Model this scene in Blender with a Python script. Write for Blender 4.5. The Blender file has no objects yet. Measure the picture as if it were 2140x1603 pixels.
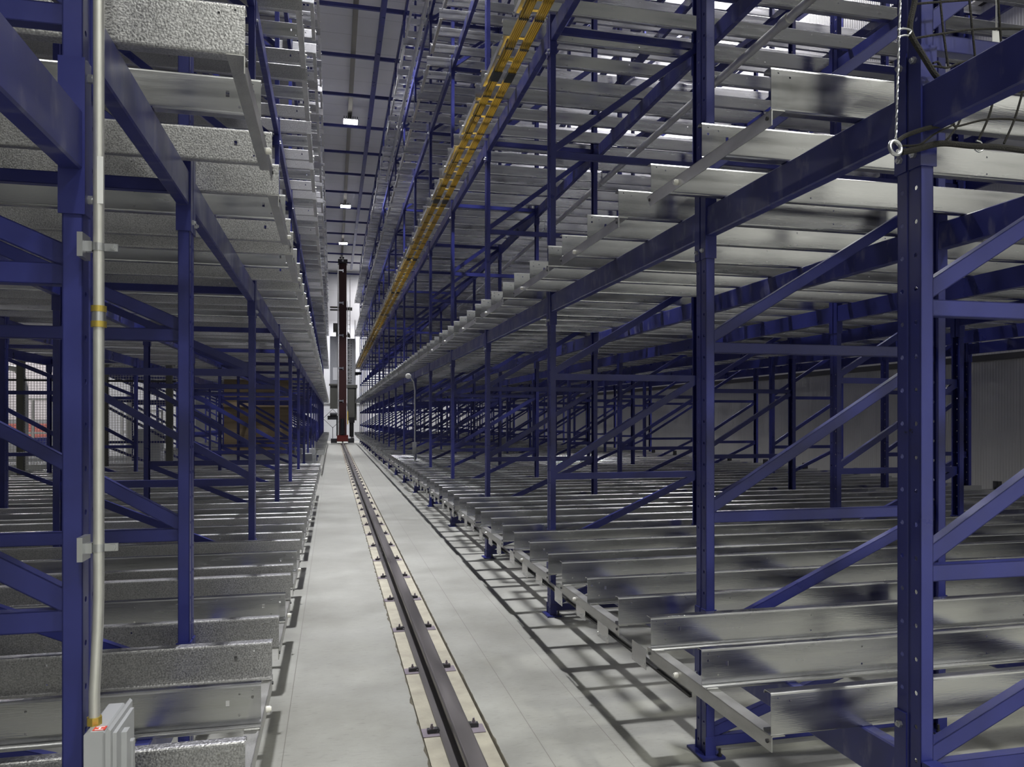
import bpy, math, random
from mathutils import Vector, Matrix
from mathutils.geometry import tessellate_polygon
random.seed(7)
S = bpy.context.scene
COL = S.collection
R = math.radians

# ---------------------------------------------------------------- camera, world, lights, exposure
TH = 0.2303; F = 1598.1; HC = 1.6384
cam = bpy.data.objects.new('camera', bpy.data.cameras.new('camera')); COL.objects.link(cam)
cam.location = (0, 0, HC); cam.rotation_euler = (R(90), 0, -TH)
cam.data.sensor_width = 36; cam.data.lens = F / 2140 * 36; cam.data.shift_y = 72.7 / 2140
cam.data.clip_start = 0.05; cam.data.clip_end = 300
S.camera = cam
w = bpy.data.worlds.new('world'); S.world = w; w.use_nodes = True
w.node_tree.nodes['Background'].inputs[0].default_value = (0.75, 0.78, 0.9, 1)
w.node_tree.nodes['Background'].inputs[1].default_value = 0.05
S.view_settings.view_transform = 'Standard'; S.view_settings.look = 'None'
S.view_settings.gamma = 1; S.view_settings.use_curve_mapping = False
S.view_settings.exposure = 0.0
S.cycles.max_bounces = 8; S.cycles.diffuse_bounces = 2; S.cycles.glossy_bounces = 4
S.cycles.sample_clamp_indirect = 6

def area(name, loc, rot, sx, sy, power, col=(1, .97, .98), spread=180):
    d = bpy.data.lights.new(name, 'AREA'); d.shape = 'RECTANGLE'; d.size = sx; d.size_y = sy
    d.energy = power; d.color = col; d.spread = R(spread)
    o = bpy.data.objects.new(name, d); COL.objects.link(o); o.location = loc; o.rotation_euler = rot
    return o
AISLE_LAMPS = [-.9, 8.4, 17.7, 26.9, 37.7, 45.7, 54.6]
for y in AISLE_LAMPS[1:]:
    area('aisle_light', (.6, y, 11.78), (0, 0, 0), .3, .3, 500 if y < 10 else 420, (.97, .96, 1), 88)
# high-bay lamps of the open hall in front of the racks, behind the camera
for x, y, p in [(-5, -6.5, 260), (1.0, -6.0, 600), (6.5, -5.5, 1150), (3.5, -10, 500)]:
    area('hall_light', (x, y, 11.5), (0, 0, 0), .8, .8, p, (1, .99, .9), 112)
# added fill lamps for the wall behind the racks; lamps over the infeed hall
for y, p in ((7, 700), (16, 900), (25, 800), (34, 600), (43, 600), (52, 500)):
    area('rear_wall_fill', (9.1, y, 11.9), (0, 0, 0), .5, 2.0, p)
area('end_wall_fill', (4.5, 55.2, 11.6), (R(12), 0, 0), 6, .5, 330)  # fill light added to whiten the far wall, no fixture there
for x, y in [(-8, 20), (-9, 27), (-13, 22)]:
    area('hall_light', (x, y, 7.5), (0, 0, 0), 1.5, 1.5, 420)

# ---------------------------------------------------------------- materials
def mat(name, col, rough=.5, metal=0, noise=0, nscale=8, stretch=(1, 1, 1), bump=0, bscale=60, rvar=0, emit=None, es=0, spec=.5):
    m = bpy.data.materials.new(name); m.use_nodes = True; nt = m.node_tree; b = nt.nodes['Principled BSDF']
    b.inputs['Base Color'].default_value = (*col, 1); b.inputs['Roughness'].default_value = rough
    b.inputs['Metallic'].default_value = metal; b.inputs['Specular IOR Level'].default_value = spec
    tc = nt.nodes.new('ShaderNodeTexCoord'); mp = nt.nodes.new('ShaderNodeMapping')
    mp.inputs['Scale'].default_value = stretch; nt.links.new(tc.outputs['Object'], mp.inputs[0])
    if noise or rvar:
        n = nt.nodes.new('ShaderNodeTexNoise'); n.inputs['Scale'].default_value = nscale; n.inputs['Detail'].default_value = 4
        nt.links.new(mp.outputs[0], n.inputs['Vector'])
        if noise:
            r = nt.nodes.new('ShaderNodeMapRange'); r.inputs[1].default_value = .3; r.inputs[2].default_value = .7
            r.inputs[3].default_value = 1 - noise; r.inputs[4].default_value = 1 + noise
            nt.links.new(n.outputs[0], r.inputs[0])
            mx = nt.nodes.new('ShaderNodeVectorMath'); mx.operation = 'SCALE'
            mx.inputs[0].default_value = col; nt.links.new(r.outputs[0], mx.inputs['Scale'])
            nt.links.new(mx.outputs[0], b.inputs['Base Color'])
        if rvar:
            r = nt.nodes.new('ShaderNodeMapRange'); r.inputs[1].default_value = .3; r.inputs[2].default_value = .7
            r.inputs[3].default_value = rough - rvar; r.inputs[4].default_value = rough + rvar
            nt.links.new(n.outputs[0], r.inputs[0]); nt.links.new(r.outputs[0], b.inputs['Roughness'])
    if bump:
        n2 = nt.nodes.new('ShaderNodeTexNoise'); n2.inputs['Scale'].default_value = bscale
        nt.links.new(mp.outputs[0], n2.inputs['Vector'])
        bp = nt.nodes.new('ShaderNodeBump'); bp.inputs['Strength'].default_value = bump; bp.inputs['Distance'].default_value = .01
        nt.links.new(n2.outputs[0], bp.inputs['Height']); nt.links.new(bp.outputs[0], b.inputs['Normal'])
    if emit:
        b.inputs['Emission Color'].default_value = (*emit, 1); b.inputs['Emission Strength'].default_value = es
    return m
M = {}
M['blue'] = mat('blue_paint', (.022, .027, .155), .34, 0, .14, 5, rvar=.08)
def dusty():
    m = mat('dusty_blue_paint', (.022, .027, .155), .36, 0, .14, 5, rvar=.08); nt = m.node_tree; b = nt.nodes['Principled BSDF']; L = nt.links.new
    tc = nt.nodes.new('ShaderNodeTexCoord'); mp = nt.nodes.new('ShaderNodeMapping'); mp.inputs['Scale'].default_value = (3, 9, 4); L(tc.outputs['Object'], mp.inputs[0])
    n = nt.nodes.new('ShaderNodeTexNoise'); n.inputs['Scale'].default_value = 1.6; n.inputs['Detail'].default_value = 5; L(mp.outputs[0], n.inputs['Vector'])
    r_ = nt.nodes.new('ShaderNodeMapRange'); r_.inputs[1].default_value = .54; r_.inputs[2].default_value = .66; r_.inputs[4].default_value = .42; L(n.outputs[0], r_.inputs[0])
    q = nt.nodes.new('ShaderNodeMix'); q.data_type = 'RGBA'; L(r_.outputs[0], q.inputs[0]); L(b.inputs['Base Color'].links[0].from_socket, q.inputs[6])
    q.inputs[7].default_value = (.16, .16, .24, 1); L(q.outputs[2], b.inputs['Base Color']); return m
M['blue_dusty'] = dusty()
M['galv'] = mat('galvanized_steel', (.56, .565, .58), .23, 1, .12, 3, (.5, 1, 6), .03, 40, .08)
M['galv_speckled'] = mat('speckled_galvanized_steel', (.43, .43, .44), .40, .95, .34, 170, (1, 1, 1), .15, 170, .1)
M['galv_dull'] = mat('dull_galvanized_steel', (.50, .50, .49), .38, .95, .15, 6, (1, 1, 3), .08, 150, .06)
M['wire'] = mat('bright_wire', (.55, .55, .52), .4, .3)
M['zinc'] = mat('bright_zinc', (.5, .51, .53), .3, .9)
M['white_plastic'] = mat('white_plastic', (.75, .74, .70), .5)
M['conduit'] = mat('conduit_steel', (.62, .62, .60), .38, .7, .05, 20)
M['brass'] = mat('brass_yellow', (.55, .42, .10), .35, .8)
M['boxgrey'] = mat('grey_paint', (.36, .37, .39), .45, 0, .04)
M['railsteel'] = mat('rail_steel', (.15, .14, .14), .36, .55, .18, 9, (1, .1, 1), rvar=.1)
M['railfoot'] = mat('rail_foot_steel', (.24, .21, .24), .5, .5, .12, 6)
M['darksteel'] = mat('dark_steel', (.05, .05, .055), .5, .5)
M['black'] = mat('black_plastic', (.012, .012, .013), .5)
M['yellowbar'] = mat('yellow_insulation', (.46, .29, .02), .35, 0, .06)
M['yellow'] = mat('yellow_paint', (.62, .45, .03), .5)
M['red'] = mat('crane_red', (.032, .004, .004), .6, 0, .08, 2)
M['redlabel'] = mat('label_red', (.6, .05, .03), .5)
M['palered'] = mat('pale_red_sheet', (.42, .13, .11), .6)
M['red_base'] = mat('crane_base_red', (.12, .014, .01), .5)
M['white'] = mat('white_paint', (.72, .73, .74), .6)
M['wood'] = mat('plywood', (.16, .12, .07), .7, 0, .2, 3, (.3, 1, 6))
M['woodlight'] = mat('pale_batten', (.30, .23, .14), .7, 0, .15, 3)
M['rope'] = mat('black_rope', (.02, .019, .018), .85, 0, 0, bump=.5, bscale=300)
M['guide'] = mat('guide_rail_steel', (.24, .23, .20), .5, .5)
M['olive'] = mat('olive_grey_steel', (.13, .13, .115), .5, .4)
M['dirt'] = mat('dirty_concrete_edge', (.10, .09, .065), .9, 0, .4, 9)
def concrete():
    m = bpy.data.materials.new('concrete'); m.use_nodes = True; nt = m.node_tree; b = nt.nodes['Principled BSDF']
    L = nt.links.new
    tc = nt.nodes.new('ShaderNodeTexCoord')
    n1 = nt.nodes.new('ShaderNodeTexNoise'); n1.inputs['Scale'].default_value = 1.3; n1.inputs['Detail'].default_value = 8; n1.inputs['Roughness'].default_value = .65
    L(tc.outputs['Object'], n1.inputs['Vector'])
    cr = nt.nodes.new('ShaderNodeValToRGB'); cr.color_ramp.elements[0].position = .3; cr.color_ramp.elements[1].position = .72
    cr.color_ramp.elements[0].color = (.23, .23, .205, 1); cr.color_ramp.elements[1].color = (.355, .36, .33, 1)
    L(n1.outputs[0], cr.inputs[0])
    mp = nt.nodes.new('ShaderNodeMapping'); mp.inputs['Scale'].default_value = (9, 30, 9); mp.inputs['Rotation'].default_value = (0, 0, .3)
    L(tc.outputs['Object'], mp.inputs[0])
    n2 = nt.nodes.new('ShaderNodeTexNoise'); n2.inputs['Scale'].default_value = 2; n2.inputs['Detail'].default_value = 6; L(mp.outputs[0], n2.inputs['Vector'])
    r2 = nt.nodes.new('ShaderNodeMapRange'); r2.inputs[1].default_value = .22; r2.inputs[2].default_value = .42; r2.inputs[3].default_value = .72; r2.inputs[4].default_value = 1
    L(n2.outputs[0], r2.inputs[0])
    mx = nt.nodes.new('ShaderNodeMix'); mx.data_type = 'RGBA'; mx.blend_type = 'MULTIPLY'; mx.inputs[0].default_value = 1
    L(cr.outputs[0], mx.inputs[6]); L(r2.outputs[0], mx.inputs[7])
    # saw-cut joints running along the aisle
    sp = nt.nodes.new('ShaderNodeSeparateXYZ'); L(tc.outputs['Object'], sp.inputs[0])
    last = mx.outputs[2]
    for x0 in (-.235, 1.02, 1.38):
        a = nt.nodes.new('ShaderNodeMath'); a.operation = 'SUBTRACT'; a.inputs[1].default_value = x0; L(sp.outputs[0], a.inputs[0])
        c = nt.nodes.new('ShaderNodeMath'); c.operation = 'ABSOLUTE'; L(a.outputs[0], c.inputs[0])
        d = nt.nodes.new('ShaderNodeMath'); d.operation = 'LESS_THAN'; d.inputs[1].default_value = .0022; L(c.outputs[0], d.inputs[0])
        e = nt.nodes.new('ShaderNodeMath'); e.operation = 'MULTIPLY'; e.inputs[1].default_value = .6; L(d.outputs[0], e.inputs[0])
        q = nt.nodes.new('ShaderNodeMix'); q.data_type = 'RGBA'; L(e.outputs[0], q.inputs[0]); L(last, q.inputs[6]); q.inputs[7].default_value = (.1, .09, .08, 1)
        last = q.outputs[2]
    L(last, b.inputs['Base Color'])
    r3 = nt.nodes.new('ShaderNodeMapRange'); r3.inputs[3].default_value = .32; r3.inputs[4].default_value = .6; L(n1.outputs[0], r3.inputs[0])
    L(r3.outputs[0], b.inputs['Roughness'])
    bp = nt.nodes.new('ShaderNodeBump'); bp.inputs['Strength'].default_value = .12; bp.inputs['Distance'].default_value = .01
    L(n2.outputs[0], bp.inputs['Height']); L(bp.outputs[0], b.inputs['Normal'])
    return m
M['concrete'] = concrete()
M['grout'] = mat('grout', (.36, .34, .27), .8, 0, .15, 7, bump=.4, bscale=40)
def panel(name, col, axis, pitch, width, rough, metal=0, dark=.6, bump=0):
    m = mat(name, col, rough, metal, .05, .7); nt = m.node_tree; b = nt.nodes['Principled BSDF']; L = nt.links.new
    tc = nt.nodes.new('ShaderNodeTexCoord'); sp = nt.nodes.new('ShaderNodeSeparateXYZ'); L(tc.outputs['Object'], sp.inputs[0])
    a = nt.nodes.new('ShaderNodeMath'); a.operation = 'WRAP'; a.inputs[1].default_value = pitch; a.inputs[2].default_value = 0; L(sp.outputs[axis], a.inputs[0])
    d = nt.nodes.new('ShaderNodeMath'); d.operation = 'LESS_THAN'; d.inputs[1].default_value = width; L(a.outputs[0], d.inputs[0])
    src = b.inputs['Base Color'].links[0].from_socket
    q = nt.nodes.new('ShaderNodeMix'); q.data_type = 'RGBA'; L(d.outputs[0], q.inputs[0]); L(src, q.inputs[6])
    q.inputs[7].default_value = (*[c * dark for c in col], 1); L(q.outputs[2], b.inputs['Base Color'])
    if bump:
        s = nt.nodes.new('ShaderNodeMath'); s.operation = 'MULTIPLY'; s.inputs[1].default_value = 2 * math.pi / bump; L(sp.outputs[axis], s.inputs[0])
        t = nt.nodes.new('ShaderNodeMath'); t.operation = 'SINE'; L(s.outputs[0], t.inputs[0])
        bp = nt.nodes.new('ShaderNodeBump'); bp.inputs['Strength'].default_value = .25; bp.inputs['Distance'].default_value = .006
        L(t.outputs[0], bp.inputs['Height']); L(bp.outputs[0], b.inputs['Normal'])
    return m
M['ceiling'] = panel('ceiling_panel', (.75, .75, .77), 1, 1.0, .02, .6, 0, .7)
M['wallwhite'] = panel('white_wall_panel', (.74, .75, .77), 2, 1.1, .02, .5, 0, .85)
M['wallgrey'] = panel('grey_ribbed_cladding', (.50, .50, .49), 1, 1.0, .012, .33, .2, .8, .05)
M['tarp'] = mat('hall_paint', (.55, .52, .53), .6)

# ---------------------------------------------------------------- mesh helpers
class MB:
    def __init__(s): s.v = []; s.f = []; s.mi = []; s.cur = 0
    def add(s, vs, fs):
        o = len(s.v); s.v += [tuple(v) for v in vs]; s.f += [tuple(i + o for i in f) for f in fs]; s.mi += [s.cur] * len(fs); return s
    def box(s, x0, x1, y0, y1, z0, z1):
        if x0 > x1: x0, x1 = x1, x0
        if y0 > y1: y0, y1 = y1, y0
        if z0 > z1: z0, z1 = z1, z0
        return s.add([(x, y, z) for x in (x0, x1) for y in (y0, y1) for z in (z0, z1)],
                     [(0, 1, 3, 2), (4, 6, 7, 5), (0, 4, 5, 1), (2, 3, 7, 6), (0, 2, 6, 4), (1, 5, 7, 3)])
    def bar(s, a, b, wy, h, up=(0, 0, 1)):
        """rectangular bar from a to b; h along 'up' made square to the bar, wy sideways"""
        a = Vector(a); b = Vector(b); d = (b - a).normalized(); sd = d.cross(Vector(up))
        if sd.length < 1e-4: sd = d.cross(Vector((0, 1, 0)))
        sd.normalize(); u = sd.cross(d).normalized(); sd *= wy / 2; u *= h / 2
        vs = [p + i * sd + j * u for p in (a, b) for i, j in ((-1, -1), (1, -1), (1, 1), (-1, 1))]
        return s.add(vs, [(3, 2, 1, 0), (4, 5, 6, 7), (0, 1, 5, 4), (1, 2, 6, 5), (2, 3, 7, 6), (3, 0, 4, 7)])
    def tube(s, pts, r, n=10, cap=True):
        pts = [Vector(p) for p in pts]; rs = r if isinstance(r, (list, tuple)) else [r] * len(pts)
        rings = []; prev = None
        for i, p in enumerate(pts):
            t = (pts[min(i + 1, len(pts) - 1)] - pts[max(i - 1, 0)]).normalized()
            if prev is None:
                q = t.cross(Vector((0, 0, 1)));
                if q.length < .05: q = t.cross(Vector((1, 0, 0)))
            else: q = prev - t * prev.dot(t)
            q.normalize(); prev = q; b = t.cross(q)
            rings.append([p + rs[i] * (math.cos(2 * math.pi * k / n) * q + math.sin(2 * math.pi * k / n) * b) for k in range(n)])
        vs = [v for g in rings for v in g]; fs = []
        for i in range(len(pts) - 1):
            for k in range(n): fs.append((i * n + k, i * n + (k + 1) % n, (i + 1) * n + (k + 1) % n, (i + 1) * n + k))
        if cap: fs += [tuple(range(n))[::-1], tuple((len(pts) - 1) * n + k for k in range(n))]
        return s.add(vs, fs)
    def cyl(s, a, b, r, n=10): return s.tube([a, b], r, n)
    def prism(s, poly, axis, a, b):
        """closed 2D polygon extruded along axis: 'x' -> poly is (y,z); 'y' -> (x,z); 'z' -> (x,y)"""
        def P(p, t): return {'x': (t, p[0], p[1]), 'y': (p[0], t, p[1]), 'z': (p[0], p[1], t)}[axis]
        n = len(poly); vs = [P(p, a) for p in poly] + [P(p, b) for p in poly]
        fs = [(i, (i + 1) % n, (i + 1) % n + n, i + n) for i in range(n)]
        tris = tessellate_polygon([[Vector((p[0], p[1], 0)) for p in poly]])
        fs += [tuple(t) for t in tris] + [tuple(i + n for i in t)[::-1] for t in tris]
        return s.add(vs, fs)
    def plate(s, rect, holes, t0, t1, axis):
        """perforated plate; rect (a0,a1,b0,b1); axis 'y' -> a=x,b=z; 'x' -> a=y,b=z"""
        a0, a1, b0, b1 = rect
        outer = [(a0, b0), (a1, b0), (a1, b1), (a0, b1)]
        loops = [outer] + holes
        flat = [p for l in loops for p in l]
        tris = tessellate_polygon([[Vector((p[0], p[1], 0)) for p in l] for l in loops])
        def P(p, t): return (p[0], t, p[1]) if axis == 'y' else (t, p[0], p[1])
        n = len(flat); vs = [P(p, t0) for p in flat] + [P(p, t1) for p in flat]
        fs = [tuple(t) for t in tris] + [tuple(i + n for i in t)[::-1] for t in tris]
        k = 0
        for l in loops:
            m = len(l)
            for i in range(m): fs.append((k + i, k + (i + 1) % m, k + (i + 1) % m + n, k + i + n))
            k += m
        return s.add(vs, fs)
    def mesh(s, name, mats, smooth=False):
        me = bpy.data.meshes.new(name); me.from_pydata(s.v, [], s.f)
        for m in (mats if isinstance(mats, (list, tuple)) else [mats]): me.materials.append(M[m])
        if any(s.mi): me.polygons.foreach_set('material_index', s.mi)
        if smooth: me.polygons.foreach_set('use_smooth', [True] * len(me.polygons))
        import bmesh
        bm = bmesh.new(); bm.from_mesh(me); bmesh.ops.recalc_face_normals(bm, faces=bm.faces); bm.to_mesh(me); bm.free()
        if smooth: me.set_sharp_from_angle(angle=R(35))
        me.update(); return me
def off(line, t):
    """thicken an open polyline into a closed polygon"""
    L = [Vector(p) for p in line]; A = []; B = []
    for i, p in enumerate(L):
        d0 = (L[i] - L[i - 1]).normalized() if i else None
        d1 = (L[i + 1] - L[i]).normalized() if i < len(L) - 1 else None
        if d0 is None: d0 = d1
        if d1 is None: d1 = d0
        n0 = Vector((-d0.y, d0.x)); n1 = Vector((-d1.y, d1.x)); n = (n0 + n1).normalized(); k = t / 2 / max(.5, n.dot(n0))
        A.append(tuple(p + n * k)); B.append(tuple(p - n * k))
    return A + B[::-1]
def circ(a, b, r, n=8, ph=0): return [(a + r * math.cos(2 * math.pi * k / n + ph), b + r * math.sin(2 * math.pi * k / n + ph)) for k in range(n)]
def sq(a, b, wa, wb): return [(a - wa, b - wb), (a + wa, b - wb), (a + wa, b + wb), (a - wa, b + wb)]

def ob(name, me, parent=None, loc=(0, 0, 0), rot=None, label=None, cat=None, group=None, kind=None):
    o = bpy.data.objects.new(name, me); COL.objects.link(o); o.location = loc
    if rot: o.rotation_euler = rot
    if parent: o.parent = parent
    if label: o['label'] = label
    if cat: o['category'] = cat
    if group: o['group'] = group
    if kind: o['kind'] = kind
    elif cat: o['kind'] = 'thing'
    return o
_o1 = 'first second third fourth fifth sixth seventh eighth ninth tenth eleventh twelfth thirteenth fourteenth fifteenth sixteenth seventeenth eighteenth nineteenth'.split()
_o10 = {20: 'twent', 30: 'thirt', 40: 'fort', 50: 'fift', 60: 'sixt', 70: 'sevent', 80: 'eight', 90: 'ninet'}
def ordw(n):
    """1 -> first ... 99 -> ninety-ninth"""
    if n < 20: return _o1[n - 1]
    if n >= 100: return 'hundred-and-' + ordw(n - 100) if n > 100 else 'hundredth'
    t, u = n // 10 * 10, n % 10
    return _o10[t] + 'ieth' if u == 0 else _o10[t] + 'y-' + _o1[u - 1]
RACK = {1: 'yellow-bar rack', -1: 'conduit-side rack'}
DECK = ['bottom deck', 'second deck', 'third deck', 'fourth deck', 'top deck']

# ---------------------------------------------------------------- layout numbers
YK = lambda k: 3.4255 + 2.7 * (k - 2) if k >= 2 else (2.0423 if k == 1 else -.66)
KMAX = 20
ZB = [.589, 2.656, 4.893, 7.07, 9.28]           # beam tops = undersides of the rails
RH = .142                                       # rail height
OFF = [.218, .703, 1.195, 1.51, 2.003, 2.50]
NOSE = {1: 1.407, -1: -.239}; REND = {1: 8.55, -1: -4.95}
ROWS = {1: [(1.752, 1), (3.12, -1), (4.45, 1), (5.82, -1), (7.17, 1), (8.53, -1)],
        -1: [(-.575, -1), (-1.95, 1), (-3.26, -1), (-4.64, 1)]}   # face x and the direction the post body runs
TOPZ = 11.95

# ---------------------------------------------------------------- the setting
m = MB(); 
prof = [(-22, 0), (.449, 0), (.456, -.022), (.796, -.022), (.803, 0), (14, 0), (14, -.3), (-22, -.3)]
m.prism(prof, 'y', -14, 60)
ob('floor', m.mesh('floor', 'concrete'), kind='structure')
m = MB(); m.box(.457, .795, -8, 53, -.03, -.012)
ob('trim_1', m.mesh('grout_bed', 'grout'), kind='structure')
m = MB(); rng = random.Random(3)
for xe, sg in ((.449, -1), (.803, 1)):
    ys = [-8 + .05 * i for i in range(1200)]; xs = [xe + sg * (.003 + rng.random() ** 3 * (.016 if sg < 0 else .006)) for _ in ys]
    vs = []; fs = []
    for i, (y_, x_) in enumerate(zip(ys, xs)): vs += [(xe - sg * .008, y_, -.02), (xe, y_, .0012), (x_, y_ + .02, .0008)]
    for i in range(len(ys) - 1):
        for q in (0, 1): fs.append((i * 3 + q, i * 3 + q + 1, i * 3 + q + 4, i * 3 + q + 3))
    m.add(vs, fs)
ob('trim_4', m.mesh('chipped_groove_edge', 'dirt'), kind='structure')
ob('ceiling', MB().box(-22, 14, -14, 60, 12.45, 12.6).mesh('ceiling', 'ceiling'), kind='structure')
ob('wall_far', MB().box(-22, 14, 57.5, 57.8, 0, 12.45).mesh('wall_far', 'wallwhite'), kind='structure')
ob('wall_right', MB().box(9.6, 9.8, -14, 57.5, 0, 12.45).mesh('wall_right', 'wallgrey'), kind='structure')
ob('wall_back', MB().box(-22, 14, -14.2, -14, 0, 12.45).mesh('wall_back', 'wallwhite'), kind='structure')
ob('wall_left', MB().box(-20.2, -20, -14, 57.5, 0, 12.45).mesh('wall_left', 'wallwhite'), kind='structure')
m = MB(); m.box(-20, -5.6, 34, 34.2, 0, 12.45)
ob('wall_hall', m.mesh('wall_hall', 'wallwhite'), kind='structure')
m = MB()
for z in (2.5, 5.2, 7.9, 10.6): m.box(9.53, 9.6, -10, 57.5, z, z + .09)
ob('trim_2', m.mesh('wall_girts', 'darksteel'), kind='structure')
ob('trim_3', MB().box(-20, 9.5, 57.44, 57.5, 2.72, 2.84).mesh('far_wall_rail', 'white'), kind='structure')

# ---------------------------------------------------------------- upright frames
def post_mesh(holes):
    """upright section: aisle face at x=0 looking to -x, body towards +x, y centred"""
    m = MB(); t = .003
    if holes:
        zs = [.062 + .104 * i for i in range(int((TOPZ - .1) / .104))]
        for y0, y1, yc in ((-.05, -.008, -.029), (.008, .05, .029)):
            # split in short plates so the tessellation stays small
            step = 8
            for a in range(0, len(zs), step):
                g = zs[a:a + step]; z0 = 0 if a == 0 else g[0] - .052; z1 = TOPZ if a + step >= len(zs) else g[-1] + .052
                m.plate((y0, y1, z0, z1), [circ(yc, z, .0075) for z in g], 0, t, 'x')
        m.prism(off([(.0015, -.009), (.005, -.006), (.005, .006), (.0015, .009)], .003), 'z', 0, TOPZ)
    else:
        m.box(0, t, -.05, .05, 0, TOPZ)
    for s in (-1, 1):
        m.box(0, .045, s * .05, s * (.05 - t), 0, TOPZ)
        m.box(.042, .045, s * .05, s * .036, 0, TOPZ)
    return m.mesh('post_perforated' if holes else 'post_plain', 'blue')
POSTH, POSTP = post_mesh(True), post_mesh(False)
def base_mesh():
    m = MB(); m.box(-.035, .085, -.085, .085, 0, .012); m.box(-.005, .05, -.055, -.0505, .012, .1); m.box(-.005, .05, .0505, .055, .012, .1)
    m.cur = 1
    for y in (-.07, .07): m.cyl((.062, y, .012), (.062, y, .05), .006, 8); m.cyl((.062, y, .012), (.062, y, .024), .011, 6)
    return m.mesh('base_plate', ['blue', 'darksteel'])
BASE = base_mesh()
HZ = {1: [.09, .56, 1.18, 2.01, 2.84, 3.86, 4.9, 5.94, 6.98, 8.02, 9.06, 10.1, 11.14],
      -1: [.09, .56, 1.18, 2.01, 2.63, 3.66, 4.7, 5.74, 6.78, 7.82, 8.86, 9.9, 10.94]}
def cbar(a, b, w_=.036, h=.052):
    """C-section brace: three thin walls, open side down the back"""
    m = MB(); a = Vector(a); b = Vector(b); d = (b - a).normalized(); up = Vector((0, 0, 1)); sd = Vector((0, 1, 0)); u = d.cross(sd).normalized()
    if u.z < 0: u = -u
    for c, ww, hh in ((sd * (-w_ / 2 + .0015), .003, h), (u * (h / 2 - .0015), w_, .003), (-u * (h / 2 - .0015), w_, .003)):
        m.bar(a + c, b + c, ww, hh, up=u)
    return m
_br = {}
def brace_mesh(wd, z0, z1, s):
    key = (round(wd, 3), round(z1 - z0, 3), s)
    if key not in _br:
        m = cbar((s * .03, 0, 0), (s * (wd - .03), 0, z1 - z0))
        _br[key] = m.mesh('brace', 'blue')
    return _br[key]
def frame(side, fi, k):
    fx = ROWS[side][2 * fi][0]; rx = ROWS[side][2 * fi + 1][0]; y = YK(k); wd = abs(rx - fx); s = side
    near = k <= 5; parts = k <= 9
    depth_name = ['aisle-side row', 'middle row', 'rear row'][fi]
    nth = 'end' if k == 1 else ('closest' if k == 0 else ordw(k))
    lab = f"blue upright frame with diagonal braces, {nth if k != 1 else 'nearest seen'} along the {depth_name} of the {RACK[side]}"
    grp = f"blue upright frames of the {RACK[side]}"
    if parts:
        root = ob('upright_frame', None, loc=(fx, y, 0), label=lab, cat='rack frame', group=grp)
        pm = POSTH if near else POSTP
        ob('post', pm, root, rot=(0, 0, 0 if s > 0 else math.pi))
        ob('post', pm, root, (s * wd, 0, 0), (0, 0, math.pi if s > 0 else 0))
        ob('base_plate', BASE, root, rot=(0, 0, 0 if s > 0 else math.pi))
        ob('base_plate', BASE, root, (s * wd, 0, 0), (0, 0, math.pi if s > 0 else 0))
        hz = HZ[side]
        for i, z in enumerate(hz):
            ob('horizontal_brace', brace_mesh(wd, 0, 0, s), root, (0, 0, z - .026))
            if i + 1 < len(hz): ob('diagonal_brace', brace_mesh(wd, z, hz[i + 1] - .05, s), root, (0, .0, z + .01))
    else:
        key = (side, fi)
        if key not in FARM:
            m = MB()
            for x, q in ((0, s), (s * wd, -s)):
                m.box(x, x + q * .045, -.05, .05, 0, TOPZ)
            hz = HZ[side]
            for i, z in enumerate(hz):
                m.bar((s * .03, 0, z - .026), (s * (wd - .03), 0, z - .026), .036, .052)
                if i + 1 < len(hz): m.bar((s * .03, 0, z), (s * (wd - .03), 0, hz[i + 1] - .05), .036, .052)
            FARM[key] = m.mesh('upright_frame_far', 'blue')
        ob('upright_frame', FARM[key], loc=(fx, y, 0), label=lab, cat='rack frame', group=grp)
FARM = {}
for side in (1, -1):
    for fi in range(len(ROWS[side]) // 2):
        for k in range(0 if fi == 0 else 1, KMAX + 1):
            if k == 0:
                pass
            frame(side, fi, k)

# ---------------------------------------------------------------- projected size, to pick the 300 of a kind that show largest
CT, ST = math.cos(TH), math.sin(TH)
def px(x, y, z):
    d = y * CT + x * ST
    if d < .15: return None
    return 1070 + F * (x * CT - y * ST) / d, 874.2 - F * (z - HC) / d, d
def shown(pts, thick):
    """rough picture area of a long thin thing given as sample points"""
    a = 0; prev = None
    for p in pts:
        q = px(*p)
        if q and prev:
            mx, my = (q[0] + prev[0]) / 2, (q[1] + prev[1]) / 2
            if -10 < mx < 2150 and -20 < my < 1625: a += (abs(q[0] - prev[0]) + abs(q[1] - prev[1])) * F * thick / q[2]
        prev = q
    return a

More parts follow.
